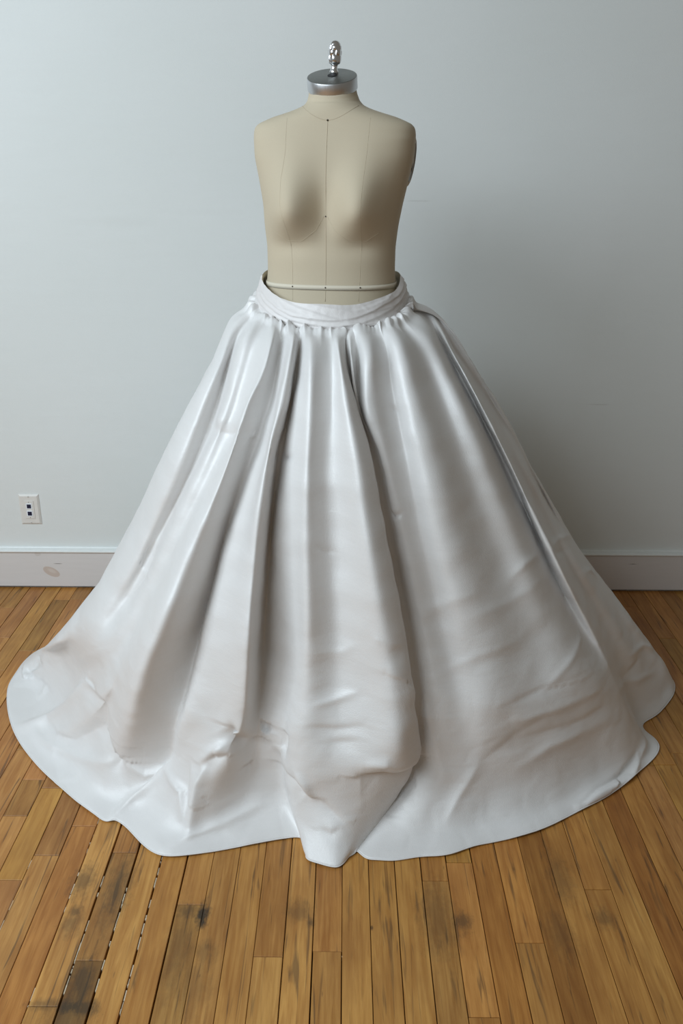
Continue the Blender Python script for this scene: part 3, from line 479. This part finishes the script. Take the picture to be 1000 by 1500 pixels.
CREASES=[
[[[-0.8665,2.0362,0.0272],[-0.8201,2.0368,0.0141],[-0.7765,2.0418,0.0197],[-0.71,2.0083,0.1028],[-0.6402,1.9703,0.1979]],0.03,0.03],
[[[-0.7605,1.9156,0.0398],[-0.6725,1.8982,0.0778],[-0.5894,1.8392,0.1557]],0.036,-0.026],
[[[-0.84,2.0227,-0.0047],[-0.7421,1.9104,0.0332],[-0.6513,1.8425,0.0485],[-0.576,1.7641,0.0917]],0.018,0.014],
[[[-0.6367,1.9705,0.1978],[-0.5851,1.8428,0.212],[-0.5806,1.8377,0.1371],[-0.5492,1.7532,0.1234]],0.02,-0.02],
[[[-0.6504,1.9777,0.1851],[-0.587,1.843,0.2273]],0.012,0.01],
[[[-0.8767,2.1997,0.0451],[-0.8571,2.1898,0.0174],[-0.8738,2.192,-0.0186]],0.014,0.01],
[[[-0.9128,2.2841,0.0738],[-0.9354,2.296,0.02],[-0.8871,2.2059,0.0412]],0.024,-0.024],
[[[-0.5585,1.7582,0.1235],[-0.5435,1.7545,0.0991],[-0.5235,1.7546,0.1051]],0.018,-0.03],
[[[-0.5203,1.752,0.0973],[-0.4719,1.7456,0.0751],[-0.4187,1.7458,0.0911]],0.016,0.014],
[[[-0.4085,1.745,0.0957],[-0.4542,1.734,0.0606],[-0.498,1.7214,0.0268],[-0.534,1.6835,0.0101]],0.02,0.022],
[[[-0.4052,1.7435,0.0929],[-0.3725,1.6671,0.0909],[-0.3685,1.6309,0.0536]],0.014,0.014],
[[[-0.3593,1.6845,0.1532],[-0.3553,1.66,0.0967],[-0.3573,1.6198,0.0534]],0.014,-0.012],
[[[-0.31,1.6551,0.1758],[-0.3317,1.6483,0.125],[-0.3422,1.6291,0.0744],[-0.348,1.6102,0.0273]],0.02,0.02],
[[[-0.7164,1.7967,0.0256],[-0.6933,1.8181,0.0339],[-0.664,1.8142,0.0125]],0.012,0.006],
[[[-0.3973,1.5742,0.0165],[-0.3411,1.6036,0.0197],[-0.2668,1.63,0.036],[-0.1932,1.6779,0.0451]],0.018,0.01],
[[[-0.2543,1.6575,0.2688],[-0.2399,1.6565,0.2481],[-0.2124,1.7018,0.2089]],0.018,-0.034],
[[[-0.3185,1.6671,0.1666],[-0.2959,1.6499,0.1981],[-0.259,1.6465,0.1972]],0.015,-0.018],
[[[-0.2687,1.6507,0.2304],[-0.2922,1.649,0.2097],[-0.3163,1.674,0.1689]],0.016,0.012],
[[[-0.1309,1.6756,0.1468],[-0.1069,1.6345,0.1451],[-0.085,1.6146,0.1203]],0.016,-0.022],
[[[-0.1061,1.628,0.1759],[-0.0847,1.6173,0.1513],[-0.0698,1.6157,0.1195]],0.014,0.012],
[[[-0.0849,1.6137,0.1247],[-0.0406,1.6019,0.1087],[0.005,1.5906,0.0699]],0.013,-0.009],
[[[-0.1273,1.6742,0.1721],[-0.1461,1.6848,0.1957],[-0.163,1.7058,0.2046]],0.024,0.012],
[[[0.0388,1.6091,0.177],[0.0871,1.6171,0.1785],[0.1496,1.6923,0.1627]],0.018,-0.026],
[[[0.0489,1.6101,0.2089],[0.0936,1.6124,0.2147],[0.1442,1.6704,0.192]],0.018,0.014],
[[[-0.0481,1.5884,0.0545],[-0.0251,1.5739,0.054],[-0.0025,1.5827,0.0617]],0.013,-0.006],
[[[-0.0637,1.6579,0.3282],[-0.0192,1.6762,0.3341],[0.0256,1.6662,0.3583]],0.012,0.006],
[[[-0.071,1.6437,0.2834],[-0.0188,1.6502,0.2774],[0.0484,1.6419,0.2908]],0.01,-0.005],
[[[-0.0336,1.6393,0.2494],[0.0337,1.6299,0.2602]],0.01,-0.004],
[[[0.0863,1.6487,0.4158],[0.1285,1.7015,0.3752]],0.01,-0.005],
[[[0.065,1.6661,0.4921],[0.1115,1.7069,0.4561]],0.01,0.004],
[[[-0.0609,1.6833,0.4413],[-0.0047,1.7091,0.4353],[0.0249,1.6965,0.4597]],0.016,0.003],
[[[0.1641,1.7805,0.4743],[0.2379,1.7763,0.5284],[0.2847,1.7898,0.539]],0.022,0.004],
[[[0.2115,1.7407,0.357],[0.3029,1.7527,0.4036],[0.4092,1.8304,0.4046]],0.02,0.004],
[[[0.3686,1.728,0.2853],[0.4575,1.787,0.2937],[0.5784,1.8848,0.281]],0.012,-0.004],
[[[0.4022,1.7238,0.2426],[0.5177,1.8186,0.2363],[0.6307,1.8764,0.2384]],0.014,0.005],
[[[0.4209,1.7217,0.1978],[0.5394,1.8216,0.1863],[0.644,1.8749,0.1905]],0.012,-0.004],
[[[0.4088,1.7096,0.1215],[0.4955,1.7573,0.1539],[0.6225,1.8736,0.1516]],0.018,0.005],
[[[0.3109,1.7001,0.1469],[0.4042,1.7205,0.2079],[0.475,1.7687,0.2313]],0.022,-0.005],
[[[0.2392,1.6429,0.0391],[0.2724,1.6797,0.0862],[0.3109,1.7001,0.1469]],0.02,0.009],
[[[0.1054,1.6533,0.4182],[0.1675,1.7065,0.3069],[0.2148,1.7045,0.1992],[0.232,1.6847,0.1201]],0.026,0.007],
[[[0.5592,1.725,0.0009],[0.6108,1.7593,0.0135],[0.7196,1.8508,-0.0086],[0.7639,1.8961,0.0244],[0.7898,1.9682,0.025]],0.014,0.014],
[[[0.5714,1.7325,0.0108],[0.6243,1.7888,0.0063],[0.6976,1.8342,0.0206],[0.7458,1.9065,0.027]],0.012,-0.012],
[[[0.3011,1.7785,0.4936],[0.3827,1.8516,0.4914],[0.4609,1.8986,0.5221]],0.018,0.003],
[[[0.3811,1.8622,0.5389],[0.4223,1.8851,0.5721],[0.4769,1.9933,0.5601]],0.014,0.004],
[[[0.5841,1.9383,0.3552],[0.5458,1.8548,0.3366],[0.4728,1.7845,0.2954]],0.014,0.004],
[[[-0.3024,1.9679,0.8681],[-0.2691,1.9281,0.8699],[-0.2383,1.8825,0.8924]],0.018,-0.008],
[[[-0.3219,1.9833,0.8993],[-0.2774,1.9409,0.8949],[-0.2427,1.9104,0.9033]],0.02,0.005],
[[[-0.457,1.9552,0.5795],[-0.478,1.9321,0.518],[-0.5216,1.9405,0.4497]],0.014,-0.005],
[[[-0.4722,1.9557,0.5969],[-0.5034,1.9598,0.5231],[-0.5408,1.9585,0.4685]],0.016,0.005],
[[[-0.1447,1.8578,0.8443],[-0.1322,1.8485,0.8379],[-0.1157,1.8231,0.846]],0.008,-0.006],
[[[0.0962,1.8338,0.7141],[0.1111,1.8269,0.7104],[0.1257,1.8231,0.7184]],0.008,-0.007],
[[[0.1013,1.9234,0.9268],[0.1165,1.92,0.9215]],0.008,-0.005],
[[[-0.0643,1.7445,0.6725],[-0.043,1.7683,0.6495],[-0.0207,1.7649,0.6511]],0.009,-0.003],
[[[0.4988,1.9777,0.576],[0.5457,2.0875,0.548],[0.5988,2.1963,0.5125]],0.01,0.006],
[[[0.5091,1.9713,0.5572],[0.563,2.0895,0.517]],0.009,-0.006],
[[[0.6127,2.0935,0.45],[0.6555,2.1679,0.4237],[0.6845,2.1982,0.3976]],0.01,0.006],
[[[0.7838,2.1185,0.194],[0.8444,2.2149,0.1715],[0.8853,2.2415,0.1455]],0.012,0.008],
[[[0.7704,2.1,0.1517],[0.8191,2.1591,0.1598]],0.012,-0.007],
[[[0.7044,1.9655,0.1825],[0.8052,2.126,0.1144],[0.8826,2.2092,0.0861]],0.014,0.006]]
skirt=empty('ball_skirt',(-.03,2.2,0),'full floor-length ivory satin skirt with deep folds spilling over the floor','skirt')
SO=Vector((-.03,2.2,0)); SON=np.array(SO)
CXB=-.034
def band_ring(ph,t):
    """ph: angle in plan (-90 front); t 0 bottom .. 1 top"""
    s=math.sin(ph); c=math.cos(ph)
    f=.5+.5*s                      # 0 front .. 1 back
    a=.186+(.163-.186)*t; b=.176+(.162-.176)*t
    zb=1.084+.050*min(1,(1+s))+.030*max(0,s)
    zt=1.139+.049*min(1,(1+s))**1.3+.012*max(0,s)
    return np.array([CXB+a*c,2.2+b*s,zb+(zt-zb)*t])
def cr_resample(P,n,fr=None):
    """centripetal Catmull-Rom through P (k,3), sampled at arc fractions"""
    P=np.asarray(P,float); A=np.vstack([2*P[0]-P[1],P,2*P[-1]-P[-2]]); out=[]
    for i in range(len(P)-1):
        p0,p1,p2,p3=A[i:i+4]
        t0=0; t1=t0+np.linalg.norm(p1-p0)**.5+1e-6; t2=t1+np.linalg.norm(p2-p1)**.5+1e-6; t3=t2+np.linalg.norm(p3-p2)**.5+1e-6
        t=np.linspace(t1,t2,14,endpoint=(i==len(P)-2))[:,None]
        a1=(t1-t)/(t1-t0)*p0+(t-t0)/(t1-t0)*p1; a2=(t2-t)/(t2-t1)*p1+(t-t1)/(t2-t1)*p2; a3=(t3-t)/(t3-t2)*p2+(t-t2)/(t3-t2)*p3
        b1=(t2-t)/(t2-t0)*a1+(t-t0)/(t2-t0)*a2; b2=(t3-t)/(t3-t1)*a2+(t-t1)/(t3-t1)*a3
        out.append((t2-t)/(t2-t1)*b1+(t-t1)/(t2-t1)*b2)
    Q=np.vstack(out); d=np.r_[0,np.cumsum(np.linalg.norm(np.diff(Q,axis=0),axis=1))]; d/=d[-1]
    return np.stack([np.interp(fr,d,Q[:,k]) for k in range(3)],1)
NL=330
fr=np.linspace(0,1,NL)**1.25
keys=[]
PHI=[-math.acos(max(-1,min(1,(c[0][0]-CXB)/.186))) for c in COLS]
for i in range(1,len(PHI)): PHI[i]=max(PHI[i],PHI[i-1]+.012)
PHI=[p*min(1,(PHI[-1]-.0)/PHI[-1]) for p in PHI]
PHI+=[PI*i/(len(BACK)+1) for i in range(1,len(BACK)+1)]
for c,ph in zip(COLS+BACK,PHI):
    c=np.array(c)
    p=band_ring(ph,.03); p[:2]=np.array([CXB,2.2])+(p[:2]-np.array([CXB,2.2]))*.975; c[0]=p
    keys.append(cr_resample(c,NL,fr))
K=np.stack(keys)                       # (columns, levels, 3), closed ring
nc=len(K)
# across: periodic centripetal Catmull-Rom with fixed knots per column pair
SUB=[];
vis=len(COLS)
rows=[]; cid=[]
for i in range(nc):
    p0,p1,p2,p3=K[(i-1)%nc],K[i],K[(i+1)%nc],K[(i+2)%nc]
    m=20 if i<vis-1 else 12
    d01=np.linalg.norm(p1-p0,axis=1)[:,None]**.5+1e-3; d12=np.linalg.norm(p2-p1,axis=1)[:,None]**.5+1e-3; d23=np.linalg.norm(p3-p2,axis=1)[:,None]**.5+1e-3
    t1=d01; t2=t1+d12; t3=t2+d23
    for q in range(m):
        t=t1+d12*q/m
        a1=(t1-t)/d01*p0+t/d01*p1; a2=(t2-t)/d12*p1+(t-t1)/d12*p2; a3=(t3-t)/d23*p2+(t-t2)/d23*p3
        b1=(t2-t)/t2*a1+t/t2*a2; b2=(t3-t)/(t3-t1)*a2+(t-t1)/(t3-t1)*a3
        rows.append((t2-t)/d12*b1+(t-t1)/d12*b2)
        cid.append(i+q/m)
S=np.stack(rows); cid=np.array(cid); nu=len(S)   # (nu, NL, 3)
for _ in range(55):                               # round the folds over
    S=(np.roll(S,1,0)+2*S+np.roll(S,-1,0))/4
def normals(S):
    du=np.roll(S,-1,0)-np.roll(S,1,0); dv=np.gradient(S,axis=1); n=np.cross(du,dv); n/=np.linalg.norm(n,axis=2,keepdims=True)+1e-9
    return n
N0=normals(S)
ctr=np.array([0,2.2,0]); 
if ((S-ctr)*N0)[:vis*10].sum()<0: N0=-N0
# gathers just under the band: many small pleats that die out below
perim=np.r_[0,np.cumsum(np.linalg.norm(np.diff(S[:,12],axis=0),axis=1))]
dist=np.zeros((nu,NL)); dist[:,1:]=np.cumsum(np.linalg.norm(np.diff(S,axis=1),axis=2),axis=1)
rs=np.random.RandomState(3)
ph=perim*2*PI/.034+2.1*np.sin(perim*41)+1.5*np.sin(perim*23+1)
ph2=perim*2*PI/.0115+2*np.sin(perim*31)
amp=(.0068+.0034*np.sin(perim*37))[:,None]*np.exp(-(dist/.042)**1.5)*np.minimum(1,dist/.008)
puff=.010*np.exp(-((dist-.018)/.014)**2)
S=S+N0*(amp*(1-2*np.abs(np.sin(ph/2))[:,None]**1.2)+.0016*np.sin(ph2)[:,None]*np.exp(-(dist/.022)**2)*np.minimum(1,dist/.006)+puff)[:,:,None]
# creases and pinches
flatS=S.reshape(-1,3); Nf=N0.reshape(-1,3)
for pts,wd,am in CREASES:
    pts=np.array(pts); best=np.full(len(flatS),9.); tt=np.zeros(len(flatS))
    lo=pts.min(0)-.12; hi=pts.max(0)+.12
    idx=np.where(((flatS>lo)&(flatS<hi)).all(1))[0]
    if len(idx)==0: continue
    Q=flatS[idx]; b=np.full(len(idx),9.); tp=np.zeros(len(idx)); near=Q.copy(); L=len(pts)-1
    for i in range(L):
        a0,a1=pts[i],pts[i+1]; d=a1-a0; t=np.clip(((Q-a0)@d)/(d@d),0,1)
        r=Q-(a0+t[:,None]*d)
        # ignore most of the distance along the surface normal so a stroke still reaches the cloth
        nn=Nf[idx]; rn=(r*nn).sum(1); rt=r-rn[:,None]*nn; dd=np.sqrt((rt**2).sum(1)+(rn*.22)**2)
        m=dd<b; b[m]=dd[m]; tp[m]=((i+t)/L)[m]; near[m]=(a0+t[:,None]*d)[m]
    below=(near-Q)[:,2]>0
    w_=np.where(below,1.9,.5)*wd if (am<0 and wd>.009) else np.full(len(b),.75*wd)
    prof_=np.exp(-(b/w_)**1.5)
    flatS[idx]+=Nf[idx]*(.8*am*prof_*np.sin(PI*np.clip(tp*.86+.07,0,1))**.7)[:,None]
S=flatS.reshape(nu,NL,3)
# soft irregularity of the cloth
wob=np.zeros((nu,NL)); step=2
for i in range(0,nu,step):
    for j in range(0,NL,step):
        p=S[i,j]; e=min(1,dist[i,j]/.15)
        wob[i,j]=e*(.0045*noise.noise(Vector((p[0]*7,p[1]*7,p[2]*3)))+.0022*noise.noise(Vector((p[0]*14,p[1]*14,p[2]*22+3))))
        lowm=min(1,max(0,(.62-p[2])/.35))*e
        if lowm>0:
            q1=abs(noise.noise(Vector((p[0]*6+p[2]*7,p[1]*6,p[2]*13-p[0]*4)))); q2=abs(noise.noise(Vector((p[0]*11-p[2]*9+5,p[1]*9,p[2]*19+p[0]*7))))
            wob[i,j]+=lowm*(.0007*max(0,1-q1*5)-.0006*max(0,1-q2*5))
ii=np.arange(nu); jj=np.arange(NL)
wob=wob[::step]; wob=wob[:,::step]
wi=np.stack([np.interp(jj,np.arange(0,NL,step),r) for r in wob]); wi=np.stack([np.interp(ii,np.arange(0,nu,step),wi[:,k]) for k in range(NL)],1)
S=S+N0*wi[:,:,None]
S[:,:,2]=np.maximum(S[:,:,2],.0035)
S[:,:,1]=np.minimum(S[:,:,1],2.895)
nidx=lambda i,j:(i%nu)*NL+j
faces=[(i*NL+j,((i+1)%nu)*NL+j,((i+1)%nu)*NL+j+1,i*NL+j+1) for i in range(nu) for j in range(NL-1)]
def fast(name,V,F,mat,parent):
    me=bpy.data.meshes.new(name); V=np.asarray(V,np.float32); F=np.asarray(F,np.int32)
    me.vertices.add(len(V)); me.vertices.foreach_set('co',V.ravel()); me.loops.add(F.size); me.loops.foreach_set('vertex_index',F.ravel())
    me.polygons.add(len(F)); me.polygons.foreach_set('loop_start',np.arange(0,F.size,4,dtype=np.int32)); me.polygons.foreach_set('use_smooth',np.ones(len(F),bool))
    me.update(calc_edges=True); me.validate(); me.materials.append(mat); return link(bpy.data.objects.new(name,me),parent)
sk=fast('skirt_body',S.reshape(-1,3)-SON,faces,M_satin,skirt)
md=sk.modifiers.new('thick','SOLIDIFY'); md.thickness=.0016; md.offset=0
# rolled hem round the edge
hp=S[:,-1]-SON; hp=hp[::2]; hp=np.vstack([hp,hp[:1]])
vs,fs=tube([tuple(p) for p in hp],.0019,6,.8); mesh('hem',vs,fs,M_satin,skirt)
# waistband: wrapped and crossed folds
nb,nt=280,26
LINES=[([-1,-.95,-.5,0,.3,.7,1],[.9,.78,.46,.40,.48,.72,.8],.0045,.20,1),([-1,-.9,-.5,0,.4,.8,1],[.7,.55,.28,.14,.24,.42,.6],.0045,.17,1),
 ([-1,-.25,.2,.5,1],[1.2,.68,.34,.10,-.3],.0035,.16,-1),([-1,-.6,-.1,.3,1],[.35,.15,-.05,-.2,-.4],.003,.14,1),([-1,-.2,.3,.75,1],[1.3,.95,.74,.86,1.2],.003,.12,-1),
 ([-1,-.8,-.6,-.35,-.3,1],[1.3,.95,.62,.52,-.6,-.6],.0022,.10,1),([-1,.35,.5,.8,1],[1.6,1.2,.62,.50,.55],.0025,.12,1),([-1,-.1,.15,.6,.9,1],[-.6,-.3,.22,.12,.30,.4],.0022,.08,-1)]
vs=[]
for i in range(nb):
    ph=2*PI*i/nb; c=math.cos(ph); s=math.sin(ph); x=c if s<0 else (1+(1-abs(c)))*math.copysign(1,c)
    for j in range(nt):
        t=j/(nt-1); p=band_ring(ph,t); n=np.array([c,s,0])
        h=.0045*math.sin(PI*t)**.6+.0012*math.sin(ph*5+t*4)
        for lx,lt,am_,w_,sg in LINES:
            d=(t-float(np.interp(np.clip(x,-1,1),lx,lt)))*sg
            h+=am_*math.exp(-d/w_)*1.0 if d>0 else am_*math.exp(-(d/.035)**2)
        p=p+n*(h*.72+.0012*noise.noise(Vector((ph*9,t*3,1)))+.0006*noise.noise(Vector((ph*30,t*4,5)))); p[2]+=.0015*math.sin(ph*7+1)*t
        vs.append(p-SON)
fs=[(i*nt+j,((i+1)%nb)*nt+j,((i+1)%nb)*nt+j+1,i*nt+j+1) for i in range(nb) for j in range(nt-1)]
bd=fast('waistband',vs,fs,M_band,skirt)
# inside facing of the band
vs=[];ntl=8
for i in range(nb):
    ph=2*PI*i/nb
    top_=np.array(bd.data.vertices[i*nt+nt-1].co)+SON
    for j in range(ntl):
        t=1-j/(ntl-1); p=band_ring(ph,t)
        n=np.array([math.cos(ph),math.sin(ph),0]); q=p-n*.0015
        if j==0: q=top_+np.array([0,0,.0006])
        vs.append(q-SON)
fs=[(i*ntl+j,i*ntl+j+1,((i+1)%nb)*ntl+j+1,((i+1)%nb)*ntl+j) for i in range(nb) for j in range(ntl-1)]
li=fast('band_lining',vs,fs,M_lining,skirt)
